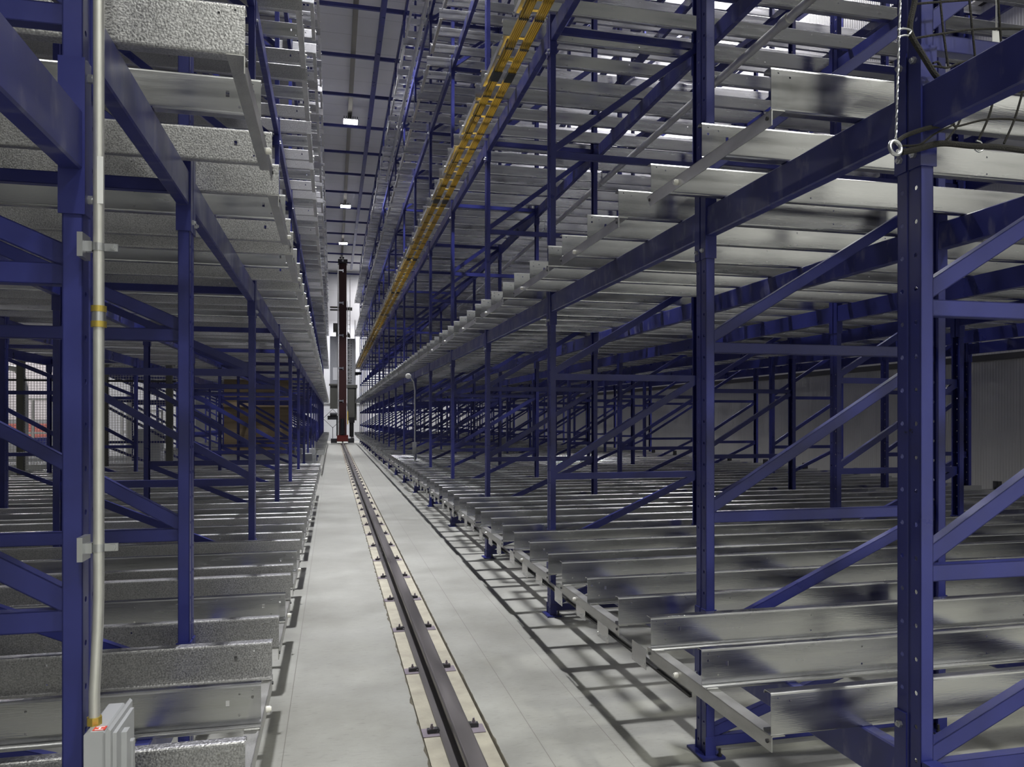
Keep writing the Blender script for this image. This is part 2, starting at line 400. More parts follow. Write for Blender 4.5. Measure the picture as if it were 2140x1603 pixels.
# ---------------------------------------------------------------- load beams
def connector_mb(m, s, q, bolts=True):
    """beam connector at the post; s side, q=+1 when the beam leaves towards +y of the post (plate sits on that half); post centre at 0"""
    z0, z1 = -.245, .125
    m.box(-s * .006, 0, q * .006, q * .056, z0, z1)
    m.box(-s * .006, s * .052, q * .0515, q * .0565, z0, z1)
def bolt_mb(m, s, q, zs=(.085, -.205)):
    for z in zs:
        m.cyl((-s * .006, q * .03, z), (-s * .016, q * .03, z), .011, 6)
        m.cyl((-s * .016, q * .03, z), (-s * .022, q * .03, z), .006, 8)
_bm = {}
def beam_body(ln, s, far):
    key = ('b', round(ln, 3), s, far)
    if key not in _bm:
        m = MB(); h = .14; wd = .05
        if far: m.box(0, s * wd, .0, ln, -h, 0)
        else:
            b = .005
            m.prism([(0, -b), (s * b, 0), (s * (wd - b), 0), (s * wd, -b), (s * wd, -h + b), (s * (wd - b), -h), (s * b, -h), (0, -h + b)], 'y', 0, ln)
        if far:
            m.box(-s * .006, s * .052, -.05, 0, -.245, .125); m.box(-s * .006, s * .052, ln, ln + .05, -.245, .125)
        _bm[key] = m.mesh('load_beam', 'blue' if far else 'blue_dusty')
    return _bm[key]
def conn_mesh(s, q):
    key = ('c', s, q)
    if key not in _bm:
        m = MB(); connector_mb(m, s, q); _bm[key] = m.mesh('end_plate', 'blue')
        m = MB(); bolt_mb(m, s, q); _bm[('o', s, q)] = m.mesh('bolts', 'zinc')
    return _bm[key], _bm[('o', s, q)]
ROWN = ['aisle-side row', 'second row', 'third row', 'fourth row', 'fifth row', 'rear row']
beams = []
for side in (1, -1):
    for ri, (fx, q) in enumerate(ROWS[side]):
        for lv, zb in enumerate(ZB + [11.9]):
            for k in range(0 if ri < 2 else 1, KMAX):
                y0, y1 = YK(k), YK(k + 1)
                a = shown([(fx, y0 + (y1 - y0) * t / 4, zb - .07) for t in range(5)], .14)
                if k == 0 and ri == 0 and lv == 1: a += 5000
                if ri: a *= .5
                if lv and ri: a *= .5
                beams.append((a, side, ri, lv, k))
beams.sort(key=lambda b: -b[0])
sel = [b for b in beams[:300] if b[0] > 0]; rest = [b for b in beams if b not in set(sel)]
def level_name(side, lv): return DECK[lv] if lv < 5 else 'frame tops'
for i, (a, side, ri, lv, k) in enumerate(sel):
    fx, q = ROWS[side][ri]; zb = (ZB + [11.9])[lv] if (side, ri, lv, k) != (-1, 0, 1, 0) else 2.365; y0, y1 = YK(k), YK(k + 1); ln = y1 - y0 - .113
    lab = f"blue load beam in bay {['before the first','one','two','three','four','five','six','seven','eight','nine','ten','eleven','twelve','thirteen','fourteen','fifteen','sixteen','seventeen','eighteen','nineteen'][k]}, {ROWN[ri]}, under {level_name(side, lv)}, {RACK[side]}".replace('bay before the first', 'front bay')
    lab = lab.replace('under frame tops', 'at the frame tops')
    grp = f"blue load beams of the {RACK[side]}"
    nearb = a > 900 and ri < 2
    o = ob('load_beam', beam_body(ln, q, not nearb), loc=(fx, y0 + .0565, zb), label=lab, cat='rack beam', group=grp)
    if nearb:
        for yy, d in ((-.0565, 1), (ln + .0565, -1)):
            pm, bm_ = conn_mesh(q, d)
            c = ob('end_plate', pm, o, (0, yy, 0)); ob('bolt', bm_, c)
m = MB()
for (a, side, ri, lv, k) in rest:
    fx, q = ROWS[side][ri]; zb = (ZB + [11.9])[lv]
    m.box(fx, fx + q * .05, YK(k) + .055, YK(k + 1) - .055, zb - .14, zb)
ob('load_beams_beyond', m.mesh('load_beams_beyond', 'blue'), label='remaining blue load beams carrying the far and hidden parts of the decks', cat='rack beams', kind='stuff')

# ---------------------------------------------------------------- deck rails
def fil(pts, r=.007, n=3):
    out = [pts[0]]
    for i in range(1, len(pts) - 1):
        p, a, b = Vector(pts[i]), Vector(pts[i - 1]), Vector(pts[i + 1]); u = (a - p).normalized(); v = (b - p).normalized()
        s_, e_ = p + u * r, p + v * r
        for k in range(n + 1):
            t = k / n; out.append(tuple((1 - t) ** 2 * s_ + 2 * t * (1 - t) * p + t * t * e_))
    return out + [pts[-1]]
_rm = {}
def rail_mesh(side, typ, holes):
    """deck rail from the nose at x=0 away from the aisle; web at y=0, height RH"""
    key = (side, typ, holes)
    if key in _rm: return _rm[key]
    L_ = abs(REND[side] - NOSE[side]); s = side; m = MB(); t = .0025; r = .008
    if typ == 0: top = [(0, RH - r - .004), (0, RH), (.042, RH), (.042, RH - .012)]; bot = [(0, r + .004), (0, 0), (.045, 0), (.045, .012)]
    elif typ == 1: top = [(0, RH - r - .004), (0, RH), (.035, RH), (.035, RH - .010)]; bot = [(0, r + .004), (0, 0), (-.045, 0), (-.045, .010)]
    else: top = [(0, RH - r - .004), (0, RH), (.048, RH)]; bot = [(0, r + .004), (0, 0), (-.038, 0), (-.038, .008)]
    tp = off(fil(top, r), t); bt = off(fil(bot, r), t)
    m.prism(tp, 'x', 0, s * L_); m.prism(bt, 'x', 0, s * L_)
    za, zb_ = r + .004, RH - r - .004
    if holes:
        h = []
        if typ != 0: h += [circ(s * .07, .040, .004)]
        h += [circ(s * .027, .124, .0035), circ(s * .07, .112, .004)]
        if typ == 1: h += [circ(s * .027, .098, .0055), sq(s * .108, .082, .006, .010)]
        if typ == 2: h += [sq(s * .14, .085, .006, .010)]
        x = .62 + .1 * typ
        while x < L_ - .2:
            h += [circ(s * x, .108, .0045, 6), circ(s * x, .036, .0045, 6)]; x += .62
        # cut into segments for a light tessellation
        xs = [0.0] + [.3 + .62 * i for i in range(int((L_ - .4) / .62) + 1)] + [L_]
        for a, b in zip(xs[:-1], xs[1:]):
            hh = [l for l in h if a < abs(sum(p[0] for p in l) / len(l)) < b]
            m.plate((min(s * a, s * b), max(s * a, s * b), za, zb_), hh, -t / 2, t / 2, 'y')
    else:
        m.box(0, s * L_, -t / 2, t / 2, za, zb_)
    sp = (side == -1 and typ != 1) 
    _rm[key] = m.mesh('deck_rail', 'galv_speckled' if sp else 'galv')
    return _rm[key]
def rail_list(side):
    out = []; n = 0
    for k in range(1, KMAX):
        for j in range(6 if k >= 2 else 3):
            n += 1; out.append((n, YK(k) + OFF[j], j % 3))
    return out
rails = []
for side in (1, -1):
    for lv, zb in enumerate(ZB):
        for n, y, typ in rail_list(side):
            if side == -1 and lv == 0 and 15.75 < y < 22.4: continue
            zc = zb + RH / 2
            pts = [(NOSE[side] + side * t * .5, y, zc) for t in range(9)]
            a = shown(pts, RH)
            rails.append((a, side, lv, n, y, typ))
rails.sort(key=lambda r: -r[0])
TY = ['plain galvanized rail', 'lipped galvanized rail', 'flat-topped galvanized rail']
for a, side, lv, n, y, typ in rails[:300]:
    near = a > 9000
    ob('deck_rail', rail_mesh(side, typ, near), loc=(NOSE[side], y, ZB[lv]),
       label=f"{TY[typ]}, {ordw(n)} from the near end, {DECK[lv]}, {RACK[side]}", cat='deck rail', group=f"galvanized rails of the {DECK[lv]}, {RACK[side]}")
me_cache = {}
m = MB()
for a, side, lv, n, y, typ in rails[300:]:
    x0, x1 = NOSE[side], REND[side]; z = ZB[lv]
    m.box(x0, x1, y - .0015, y + .0015, z, z + RH)
    m.box(x0, x1, y, y + .04, z + RH - .003, z + RH)
    if typ == 0: m.box(x0, x1, y, y + .042, z, z + .003)
    else: m.box(x0, x1, y - .04, y, z, z + .003)
ob('deck_rails_beyond', m.mesh('deck_rails_beyond', 'galv'), label='remaining galvanized deck rails far down the aisle on both racks', cat='deck rails', kind='stuff')

# ---------------------------------------------------------------- nose angles joining three rails each
angs = []
for side in (1, -1):
    for lv in range(5):
        for k in range(1, KMAX):
            for j in (0, 1) if k >= 2 else (0,):
                y0 = YK(k) + OFF[3 * j]; y1 = YK(k) + OFF[3 * j + 2]
                if side == -1 and lv == 0 and 15.75 < y0 < 22.4: continue
                a = shown([(NOSE[side], y0 + (y1 - y0) * t / 3, ZB[lv] - .03) for t in range(4)], .06)
                angs.append((a, side, lv, k, j, y0, y1))
angs.sort(key=lambda r: -r[0])
def angle_mesh(s, ln, detail):
    m = MB(); e = .05
    # vertical leg on the aisle side with pointed ends, horizontal leg under the rails
    leg = [(-.004, 0), (ln + e, 0), (ln + e * .2, -.052), (-.004, -.052)]
    if detail: m.prism([(y, z) for y, z in leg], 'x', 0, s * .003)
    else: m.prism([(y, z) for y, z in leg], 'x', 0, s * .003)
    m.box(0, s * .05, -.004, ln + e * .8, -.003, 0)
    return m.mesh('nose_angle', 'galv_dull')
AM = {}
BUMP = None
m = MB(); m.cyl((0, 0, 0), (-.014, 0, 0), .012, 14); m.cyl((-.014, 0, 0), (-.018, 0, 0), .009, 14); KNOB = m.mesh('bumper', 'white_plastic', True)
m = MB(); 
for yy in (0, .97):
    m.cyl((0, yy + .02, -.022), (-.005, yy + .02, -.022), .007, 6)
SCREW = m.mesh('screws', 'darksteel')
for i, (a, side, lv, k, j, y0, y1) in enumerate(angs[:300]):
    ln = round(y1 - y0, 3); key = (side, ln)
    if key not in AM: AM[key] = angle_mesh(side, ln, True)
    nb = (1 if j == 0 else 2) if k > 1 else 1
    n = 1 if k == 1 else 2 * (k - 2) + 2 + j
    o = ob('nose_angle', AM[key], loc=(NOSE[side], y0, ZB[lv]), label=f"galvanized angle under rail ends, {ordw(n)} from the near end, {DECK[lv]} of the {RACK[side]}", cat='steel angle', group=f"rail-end angles of the {DECK[lv]}, {RACK[side]}")
    if a > 250:
        ob('bumper', KNOB, o, (0 if side > 0 else 0, ln * .72, -.028), (0, 0, 0 if side > 0 else math.pi))
        ob('screw', SCREW, o, (0, 0, 0) if side > 0 else (0, ln + .02, 0), (0, 0, 0 if side > 0 else math.pi))
m = MB()
for a, side, lv, k, j, y0, y1 in angs[300:]:
    x = NOSE[side]; z = ZB[lv]; m.box(x, x + side * .003, y0 - .04, y1 + .04, z - .052, z); m.box(x, x + side * .05, y0 - .04, y1 + .04, z - .003, z)
if m.v: ob('nose_angles_beyond', m.mesh('nose_angles_beyond', 'galv_dull'), label='remaining galvanized rail-end angles far down the aisle', cat='steel angles', kind='stuff')

# end stops at the back of the bottom deck
m = MB(); m.box(-.03, .03, -.04, .04, 0, .10); m.box(-.05, .05, -.004, .004, 0, .03); STOP = m.mesh('end_stop', 'darksteel')
for i, (n, y, typ) in enumerate([r for r in rail_list(1) if r[2] == 1][:14]):
    ob('end_stop', STOP, loc=(8.3, y, ZB[0] + RH + .001), label=f"small dark stop block at the rear of the bottom deck, {ordw(i + 1)} from near end", cat='stop block', group='stop blocks at the rear of the bottom deck')

# ---------------------------------------------------------------- code strip and plates along the bottom deck nose
root = ob('positioning_strip', None, loc=(1.43, 2.9, .50), label='galvanized and black strip running under the bottom deck rail ends', cat='guide strip')
m = MB(); m.box(.012, .03, 0, 46, -.01, .012); ob('strip', m.mesh('strip', 'galv_dull'), root)
m = MB(); m.box(0, .012, 0, 46, -.012, -.002); ob('cable_track', m.mesh('cable_track', 'black'), root)
m = MB(); m.plate((0, .17, -.045, .05), [circ(.012, -.02, .003, 6), circ(.16, -.02, .003, 6)], 0, .002, 'x'); PL = m.mesh('code_plate', 'galv')
for i in range(60):
    y = .42 + i * .44 + (.05 if i % 3 == 1 else 0)
    ob('code_plate', PL, root, (-.012 - .004 * (i % 2), y, .012 - .02 * (i % 2)))

# ---------------------------------------------------------------- crane rail
root = ob('crane_rail', None, loc=(.62, 0, 0), label='steel crane rail set in a grouted groove along the aisle floor', cat='rail')
def arcp(cx, cz, r, a0, a1, n=4): return [(cx + r * math.cos(R(a0 + (a1 - a0) * i / n)), cz + r * math.sin(R(a0 + (a1 - a0) * i / n))) for i in range(n + 1)]
half = [(.078, -.010), (.078, .0), (.02, .012), (.010, .022), (.010, .08), (.045, .09)] + arcp(.034, .109, .011, 0, 90)
pr = half + [(-x, z) for x, z in half[::-1]]
ob('rail_profile', MB().prism(pr, 'y', -8, 51.9).mesh('rail_profile', 'railsteel'), root)
m = MB(); m.box(-.165, .165, -.055, .055, -.012, -.008); PLT = m.mesh('sole_plate', 'railfoot')
m = MB()
m.prism([(-.03, -.008), (.012, -.008), (.02, .004), (.034, .006), (.022, .014), (-.03, .010)], 'y', -.016, .016)
m.cur = 1
m.cyl((-.006, 0, .010), (-.006, 0, .014), .013, 12); m.cyl((-.006, 0, .014), (-.006, 0, .025), .009, 6); m.cyl((-.006, 0, .025), (-.006, 0, .036), .0055, 8)
CL = m.mesh('rail_clip', ['darksteel', 'railfoot'])
for i in range(3, 51):
    ob('sole_plate', PLT, root, (0, i, 0))
    for s in (-1, 1): ob('rail_clip', CL, root, (s * .108, i + (0 if s < 0 else .03), 0), (0, 0, 0 if s < 0 else math.pi))

# ---------------------------------------------------------------- roof steel
TIE = MB().box(-5.0, 9.3, -.035, .035, -.045, .045).mesh('roof_tie', 'blue')
for k in range(1, KMAX + 1):
    ob('roof_tie', TIE, loc=(0, YK(k), 11.99), label=f"blue tie beam across the rack tops, {ordw(k)} along the aisle", cat='tie beam', group='blue tie beams under the ceiling')
ob('roof_tie', TIE, loc=(0, 57.46, 12.25), label='blue beam fixed across the top of the white end wall', cat='tie beam', group='blue tie beams under the ceiling')
ob('roof_runner', MB().box(-.07, .07, -4, 53.5, -.06, .06).mesh('roof_runner', 'blue'), loc=(1.235, 0, 11.88), label='long blue steel runner under the ceiling along the aisle', cat='beam')
m = MB(); m.box(-.065, .065, -4, 53, -.006, .006); m.box(-.008, .008, -4, 53, -.12, 0); m.box(-.065, .065, -4, 53, -.126, -.114)
ob('guide_rail', m.mesh('guide_rail', 'guide'), loc=(.575, 0, 12.2), label='grey I-shaped guide rail above the tie beams over the aisle', cat='rail')
def lamp(y, lab):
    root = ob('aisle_lamp', None, loc=(.6, y, 11.85), label=lab, cat='lamp', group='LED lamps over the aisle')
    m = MB()
    for i in range(7): m.box(-.22 + i * .073 - .012, -.22 + i * .073 + .012, -.26, .26, 0, .09)
    m.box(-.26, .26, -.2, .2, .0, .02); m.cyl((0, 0, .09), (0, 0, .3), .012)
    ob('heat_sink', m.mesh('heat_sink', 'darksteel'), root)
    m = MB()
    for i in range(3): m.box(-.23 + i * .16, -.23 + i * .16 + .14, -.2, .2, -.02, 0)
    ob('led_panel', m.mesh('led_panel', 'led'), root)
M['led'] = mat('led_glow', (1, 1, 1), .5, emit=(1, .98, 1), es=40)
for i, y in enumerate(AISLE_LAMPS[1:6]):
    lamp(y, f"bright square LED lamp under the aisle ceiling, {['nearest the camera','second along the aisle','largest seen in the photo','second largest seen in the photo','nearest the crane mast'][i]}")

# ---------------------------------------------------------------- yellow conductor bars
root = ob('conductor_bars', None, loc=(1.48, 3.2, 4.83), label='two bundles of yellow conductor bars hung under the third deck', cat='conductor rail')
for b, x0 in enumerate((0, .128)):
    for i in range(5):
        m = MB(); xx = x0 - .032 + .016 * i
        m.box(xx - .0045, xx + .0045, 0, 46.6, -.012, .012); m.box(xx - .003, xx + .003, 0, 46.6, -.017, -.012)
        ob('conductor_bar', m.mesh('conductor_bar', 'yellowbar'), root)
m = MB()
for x0 in (0, .128):
    for i in range(5): m.box(x0 - .032 + .016 * i - .0055, x0 - .032 + .016 * i + .0055, -.012, .012, -.022, .006)
HG = m.mesh('hanger_clamp', 'black')
m = MB(); 
for x0 in (0, .128): m.box(x0 - .038, x0 + .038, -.1, .1, -.021, .013)
JC = m.mesh('joint_cover', 'black')
m = MB(); m.box(-.07, .26, -.02, .02, .018, .03); m.cur = 1; m.box(.045, .085, -.02, .02, .012, .018)
BK = m.mesh('hanger_bracket', ['galv_dull', 'yellow'])
for i in range(92): ob('hanger_clamp', HG, root, (0, .2 + i * .5, 0))
for i in range(11): ob('joint_cover', JC, root, (0, 3.75 + i * 4.2, 0))
for i in range(46): ob('hanger_bracket', BK, root, (0, .45 + i, 0))

# ---------------------------------------------------------------- pipes
def pipe(name, a, b, r, lab, cat='pipe', rods=(), clampx=0, mt='conduit', fit=()):
    a = Vector(a); b = Vector(b)
    root = ob(name, None, loc=a, label=lab, cat=cat)
    ob('tube', MB().tube([(0, 0, 0), tuple(b - a)], r, 14).mesh('tube', mt, True), root)
    for t in rods:
        p = (b - a) * t
        ob('hanger_rod', MB().cyl(tuple(p), tuple(p + Vector((0, 0, clampx))), .004, 6).mesh('hanger_rod', 'zinc'), root)
        m = MB(); m.tube([tuple(p + Vector((0, -.012, 0))), tuple(p + Vector((0, .012, 0)))], r * 1.18, 14); m.cyl(tuple(p + Vector((0, 0, r))), tuple(p + Vector((0, 0, r * 2.2))), .014, 6)
        ob('pipe_clamp', m.mesh('pipe_clamp', 'zinc', True), root)
    for t in fit:
        p = (b - a) * t
        ob('coupling', MB().tube([tuple(p + Vector((0, -.05, 0))), tuple(p + Vector((0, .05, 0)))], r * 1.3, 14).mesh('coupling', 'conduit', True), root)
pipe('sprinkler_pipe', (1.62, 6, 9.0), (1.62, 24, 9.0), .038, 'grey sprinkler pipe hung along under the top deck beside the aisle', rods=(.3, .6, .9), clampx=.24, fit=(.45, .75))
pipe('sprinkler_pipe', (3.4, 2.3, 4.70), (3.4, 22, 4.70), .034, 'slim steel sprinkler pipe under the third deck behind the aisle-side frames', rods=(.02, .095, .22, .36, .5, .7), clampx=.19, fit=(.15,))
pipe('sprinkler_pipe', (3.4, 8, 9.0), (3.4, 30, 9.0), .024, 'slim steel sprinkler pipe under the top deck behind the aisle-side frames', rods=(.2, .5, .8), clampx=.24)

# conduit with sensor on the right-hand frame seven
root = ob('sensor_conduit', None, loc=(1.70, 16.3, ZB[0] + RH), label='thin grey conduit with white sensor head and box on a blue post', cat='conduit')
ob('tube', MB().tube([(0, 0, 0), (0, 0, .25), (.0, 0, 1.2), (0, 0, 1.5), (-.03, -.01, 1.68), (-.10, -.02, 1.78)], .014, 8).mesh('tube', 'conduit', True), root)
ob('junction_box', MB().box(-.05, .03, -.04, .02, .15, .4).mesh('junction_box', 'boxgrey'), root)
m = MB(); m.tube([(-.20, -.04, 1.80), (-.17, -.04, 1.80), (-.12, -.03, 1.80), (-.09, -.02, 1.80)], [.03, .055, .055, .03], 12)
ob('sensor_head', m.mesh('sensor_head', 'white_plastic', True), root)

# ---------------------------------------------------------------- conduit and box on the first post of the conduit-side rack
root = ob('electrical_conduit', None, loc=(-.535, 1.97, 0), label='galvanized conduit clamped up the front post and bent into a grey box', cat='conduit')
pts = [(0, 0, 4.2), (0, 0, 1.5), (0, 0, 1.22), (-.001, -.003, 1.15), (-.004, -.008, 1.06), (-.006, -.012, 1.0), (-.006, -.012, .93)]
ob('tube', MB().tube(pts, .0122, 16).mesh('conduit_tube', 'conduit', True), root)
m = MB(); m.tube([(0, 0, 1.888), (0, 0, 1.902)], .0175, 12); m.tube([(0, 0, 1.852), (0, 0, 1.866)], .0175, 12)
ob('coupling_nut', m.mesh('coupling_nut', 'brass', True), root, label='brass-coloured coupling nuts')
ob('coupling', MB().tube([(0, 0, 1.864), (0, 0, 1.890)], .0155, 14).mesh('coupling', 'zinc', True), root)
m = MB(); m.tube([(-.006, -.012, .925), (-.006, -.012, .943)], .0165, 8); ob('box_connector', m.mesh('box_connector', 'brass', True), root)
for z in (2.04, 1.335):
    m = MB()
    m.box(-.038, -.026, -.03, .03, -.028, .028)          # strut washer on the post
    m.box(-.03, -.012, -.010, .010, -.012, .012)
    m.tube([(0, 0, -.009), (0, 0, .009)], .0145, 16)
    m.box(.010, .042, -.004, -.002, -.009, .009); m.box(.010, .042, .002, .004, -.009, .009)
    m.cyl((.031, -.014, 0), (.031, .012, 0), .0045, 8); m.cyl((.031, -.012, 0), (.031, -.005, 0), .008, 6)
    ob('strap_clamp', m.mesh('strap_clamp', 'zinc', True), root, (0, 0, z))
m = MB(); m.box(.0, .0128, -.0125, -.011, 2.14, 2.25); ob('sticker', m.mesh('sticker', 'white'), root, label='torn white sticker')
root = ob('electrical_box', None, loc=(-.55, 2.02, .60), label='grey electrical enclosure with hinged cover on the front post', cat='electrical box')
def rbox(m, x0, x1, y0, y1, z0, z1, b=.006):
    m.prism([(x0 + b, z0), (x1 - b, z0), (x1, z0 + b), (x1, z1 - b), (x1 - b, z1), (x0 + b, z1), (x0, z1 - b), (x0, z0 + b)], 'y', y0, y1)
m = MB(); rbox(m, 0, .045, -.11, .07, 0, .325); ob('housing', m.mesh('housing', 'boxgrey'), root)
m = MB(); rbox(m, .047, .058, -.118, .078, -.008, .333); m.box(.058, .066, -.1, .06, .01, .315); ob('cover', m.mesh('cover', 'boxgrey'), root)
m = MB(); m.box(.066, .078, -.06, -.03, .03, .30); m.box(.066, .075, .01, .03, .1, .25); ob('switch_lever', m.mesh('switch_lever', 'boxgrey'), root)
m = MB(); m.box(.016, .042, -.104, -.080, .3252, .3258); m.cur = 1
for x0, x1, y0, y1 in ((.02, .038, -.101, -.098), (.02, .038, -.086, -.083), (.027, .031, -.098, -.086)): m.box(x0, x1, y0, y1, .3258, .3262)
ob('letter_label', m.mesh('letter_label', ['redlabel', 'white']), root, label='small red label with a white letter H')

# ---------------------------------------------------------------- safety net, wire rope and eye bolt at the first post
def at(u, v, Y=1.955):
    t = (u - 1070) / F; q = (874.2 - v) / F; r = (CT * t + ST, CT - ST * t, q); k = Y / r[1]; return Vector((r[0] * k, Y, HC + r[2] * k))
root = ob('safety_net', None, loc=(1.85, 1.955, 2.5), label='black rope safety net with thick border rope beside the first post', cat='net')
o0 = Vector((1.85, 1.955, 2.5))
def sm(pts, n=6):
    out = []
    for i in range(len(pts) - 1):
        p0, p1, p2, p3 = pts[max(i - 1, 0)], pts[i], pts[i + 1], pts[min(i + 2, len(pts) - 1)]
        for k in range(n):
            t = k / n; out.append(.5 * ((2 * p1) + (p2 - p0) * t + (2 * p0 - 5 * p1 + 4 * p2 - p3) * t * t + (3 * p1 - p0 - 3 * p2 + p3) * t ** 3))
    return out + [pts[-1]]
def rope(px_, r, Y=1.955): return [tuple(p - o0) for p in sm([at(u, v, Y) for u, v in px_])]
m = MB(); m.tube(rope([(1918, -60), (1912, 0), (1902, 50), (1905, 75), (1925, 110), (1950, 150), (1962, 165)], .0085), .0085, 8)
m.tube(rope([(1872, 300), (1890, 285), (1930, 270), (1968, 262)], .007), .007, 8)
m.tube(rope([(1885, 318), (1915, 312), (1965, 300), (2030, 305), (2090, 308), (2150, 316), (2260, 330)], .0075), .0095, 8)
ob('border_rope', m.mesh('border_rope', 'rope', True), root)
m = MB()
for L_ in ([(1915, 8), (1965, 4), (2020, 0), (2080, -5)], [(1912, 80), (1972, 70), (2030, 62), (2090, 60), (2150, 62), (2200, 65)], [(1948, 138), (1968, 140), (1982, 141), (2020, 128), (2140, 110)],
           [(1965, 0), (1972, 70), (1982, 141)], [(2026, 0), (2032, 62), (2038, 130), (2035, 200)], [(2086, 0), (2090, 60), (2095, 130)], [(1950, 132), (1960, 130), (1968, 142)],
           [(1968, 262), (1992, 258), (2000, 264), (2060, 250), (2120, 250), (2200, 262)], [(2000, 264), (1985, 285), (1974, 296)], [(2012, 238), (2004, 256), (2000, 264)],
           [(2076, 208), (2066, 245), (2045, 292)], [(2136, 196), (2120, 250), (2098, 300)], [(2106, 192), (2150, 192)], [(1880, 305), (1922, 302), (1950, 282), (1990, 262)]):
    m.tube(rope(L_, .003), .0034, 6)
ob('net_cord', m.mesh('net_cord', 'rope', True), root)
m = MB(); m.tube(rope([(2040, 294), (2050, 298), (2054, 312), (2046, 317), (2038, 312)], .003), .003, 8)
m.tube(rope([(1876, 62), (1890, 60), (1904, 64), (1900, 72)], .003, 1.93), .003, 8); m.tube(rope([(1876, 78), (1890, 74), (1898, 75)], .003, 1.93), .003, 8)
ob('hook', m.mesh('hook', 'zinc', True), root)
root = ob('wire_rope', None, loc=tuple(at(1872, 290, 1.93)), label='twisted steel wire rope hanging down to the eye bolt', cat='wire rope')
b = at(1884, -80, 1.93) - at(1872, 290, 1.93)
for q in range(3):
    pts = []
    for i in range(160):
        t = i / 159; p = b * t; an = t * 90 + q * 2.094; pts.append((p.x + .0018 * math.cos(an), p.y + .0018 * math.sin(an), p.z))
    ob('strand', MB().tube(pts, .0019, 5).mesh('strand', 'zinc', True), root)
m = MB(); c = at(1871, 309, 1.93)
m.tube([(.0185 * math.cos(2 * math.pi * i / 20), 0.004 * math.sin(2 * math.pi * i / 20), .0215 * math.sin(2 * math.pi * i / 20)) for i in range(21)], .0058, 10)
root = ob('eye_bolt', None, loc=tuple(c), label='galvanized eye bolt ring holding the net at the first post', cat='eye bolt')
ob('ring', m.mesh('ring', 'zinc', True), root)
ob('shank', MB().cyl((.012, .004, -.006), (.05, .045, -.012), .0055, 10).mesh('shank', 'zinc', True), root)
# paper tag on a string
p = at(2082, 65, 2.3)
root = ob('paper_tag', None, loc=tuple(p), label='small white tag hanging on strings behind the rope net', cat='tag')
ob('tag_card', MB().prism([(-.018, 0), (.018, 0), (.018, -.06), (-.018, -.06)], 'y', -.001, .001).mesh('tag_card', 'white'), root)
ob('string', MB().cyl((-.002, 0, 0), (-.002, 0, .5), .001, 5).cyl((.003, 0, 0), (.003, 0, .5), .001, 5).mesh('string', 'white_plastic'), root)

# pencilled mark on the first post of the yellow-bar rack
def stroke(m, pts, s=.0012):
    for a, b in zip(pts[:-1], pts[1:]): m.bar((0, *a), (0, *b), .0008, s, up=(1, 0, 0) if abs(a[0] - b[0]) < 1e-6 else (0, 0, 1))
m = MB()
G = [[(0, 4), (1, 0), (3, 3), (5, 0), (6, 4)], [(9, 8), (12, 9), (12, 6), (9, 6), (9, 8)], [(12, 9), (11, 4)], [(10, 3), (16, 8)], [(14, 3), (16, 4), (14, 1), (16, 0), (14, 3)]]
for g in G: 
    pts = [(.018 - .0022 * x_, .0016 * y_) for x_, y_ in g]
    m.tube([(0, yy, zz) for yy, zz in pts], .0006, 5)
ob('handwritten_mark', m.mesh('handwritten_mark', 'black'), loc=(1.7515, 2.0423, 1.592), label='small black handwritten mark on the first post', cat='mark')

# ---------------------------------------------------------------- stacker crane at the end of the aisle
CY = 50.6
root = ob('stacker_crane', None, loc=(.628, CY, 0), label='tall dark red stacker crane standing on the floor rail at the aisle end', cat='crane')
def cp(name, m, mt, sub=None, label=None): return ob(name, m.mesh(name, mt), sub or root, label=label)
m = MB(); m.box(-.24, .24, -.25, .25, .55, 11.6); m.box(-.02, .02, -.27, -.25, 1.4, 11.2); mast = cp('mast', m, 'red')
m = MB(); m.box(-.36, .34, -.5, 1.4, .15, .55); m.box(-.25, .25, -.7, -.5, .18, .42); cp('travel_base', m, 'red_base')
m = MB()
for y in (-.45, 1.1): m.cyl((-.04, y, .245), (.04, y, .245), .12, 18)
cp('wheel', m, 'darksteel')
m = MB(); m.box(-.3, .3, -.35, .35, 11.6, 11.85)
for x in (-.09, .09): m.cyl((x - .053, 0, 11.95), (x - .053, 0, 12.05), .06, 14)
cp('guide_head', m, 'darksteel')
cp('head_bolt', MB().cyl((0, -.35, 11.75), (0, -.37, 11.75), .06, 14), 'zinc')
m = MB(); m.box(-.33, -.26, -.28, -.22, .5, 11.4); cp('cable_channel', m, 'conduit')
for i, z in enumerate((11.1, 9.02, 6.93, 4.82, 2.72)):
    m = MB(); m.box(-.28, .02, -.29, -.26, z, z + .09); m.box(.0, .05, -.30, -.26, z - .08, z + .12); cp('mast_bracket', m, 'zinc')
m = MB(); m.box(-.80, -.27, -.2, .5, 3.85, 6.9); cab = cp('control_cabinet', m, 'boxgrey')
cp('notice', MB().box(-.62, -.32, -.21, -.2, 4.1, 4.9), 'white', cab)
m = MB(); m.box(-.80, -.30, -.1, .5, 2.25, 3.8); m.box(-.86, -.27, -.2, .55, 3.75, 3.85); cp('operator_cabin', m, 'olive')
m = MB()
for i in range(26): m.box(.3, .34, -.2, -.17, 0, 0)
m = MB()
for x in (.30, .78):
    m.box(x - .02, x + .02, -.1, -.04, 1.6, 9.2 if x < .5 else 8.0)
m.box(.44, .48, -.1, -.04, 4.0, 10.9)
z = 1.8
while z < 8.9: m.box(.30, .46, -.09, -.06, z, z + .025); z += .28
cp('ladder', m, 'conduit')
m = MB(); m.box(.28, .82, 0, .5, 3.8, 6.8); 
lad = cp('lift_shaft', m, 'boxgrey')
m = MB()
for xx in (.36, .45, .54):
    z = 3.9
    while z < 6.7: m.box(xx - .025, xx + .025, -.02, 0, z, z + .07); z += .16
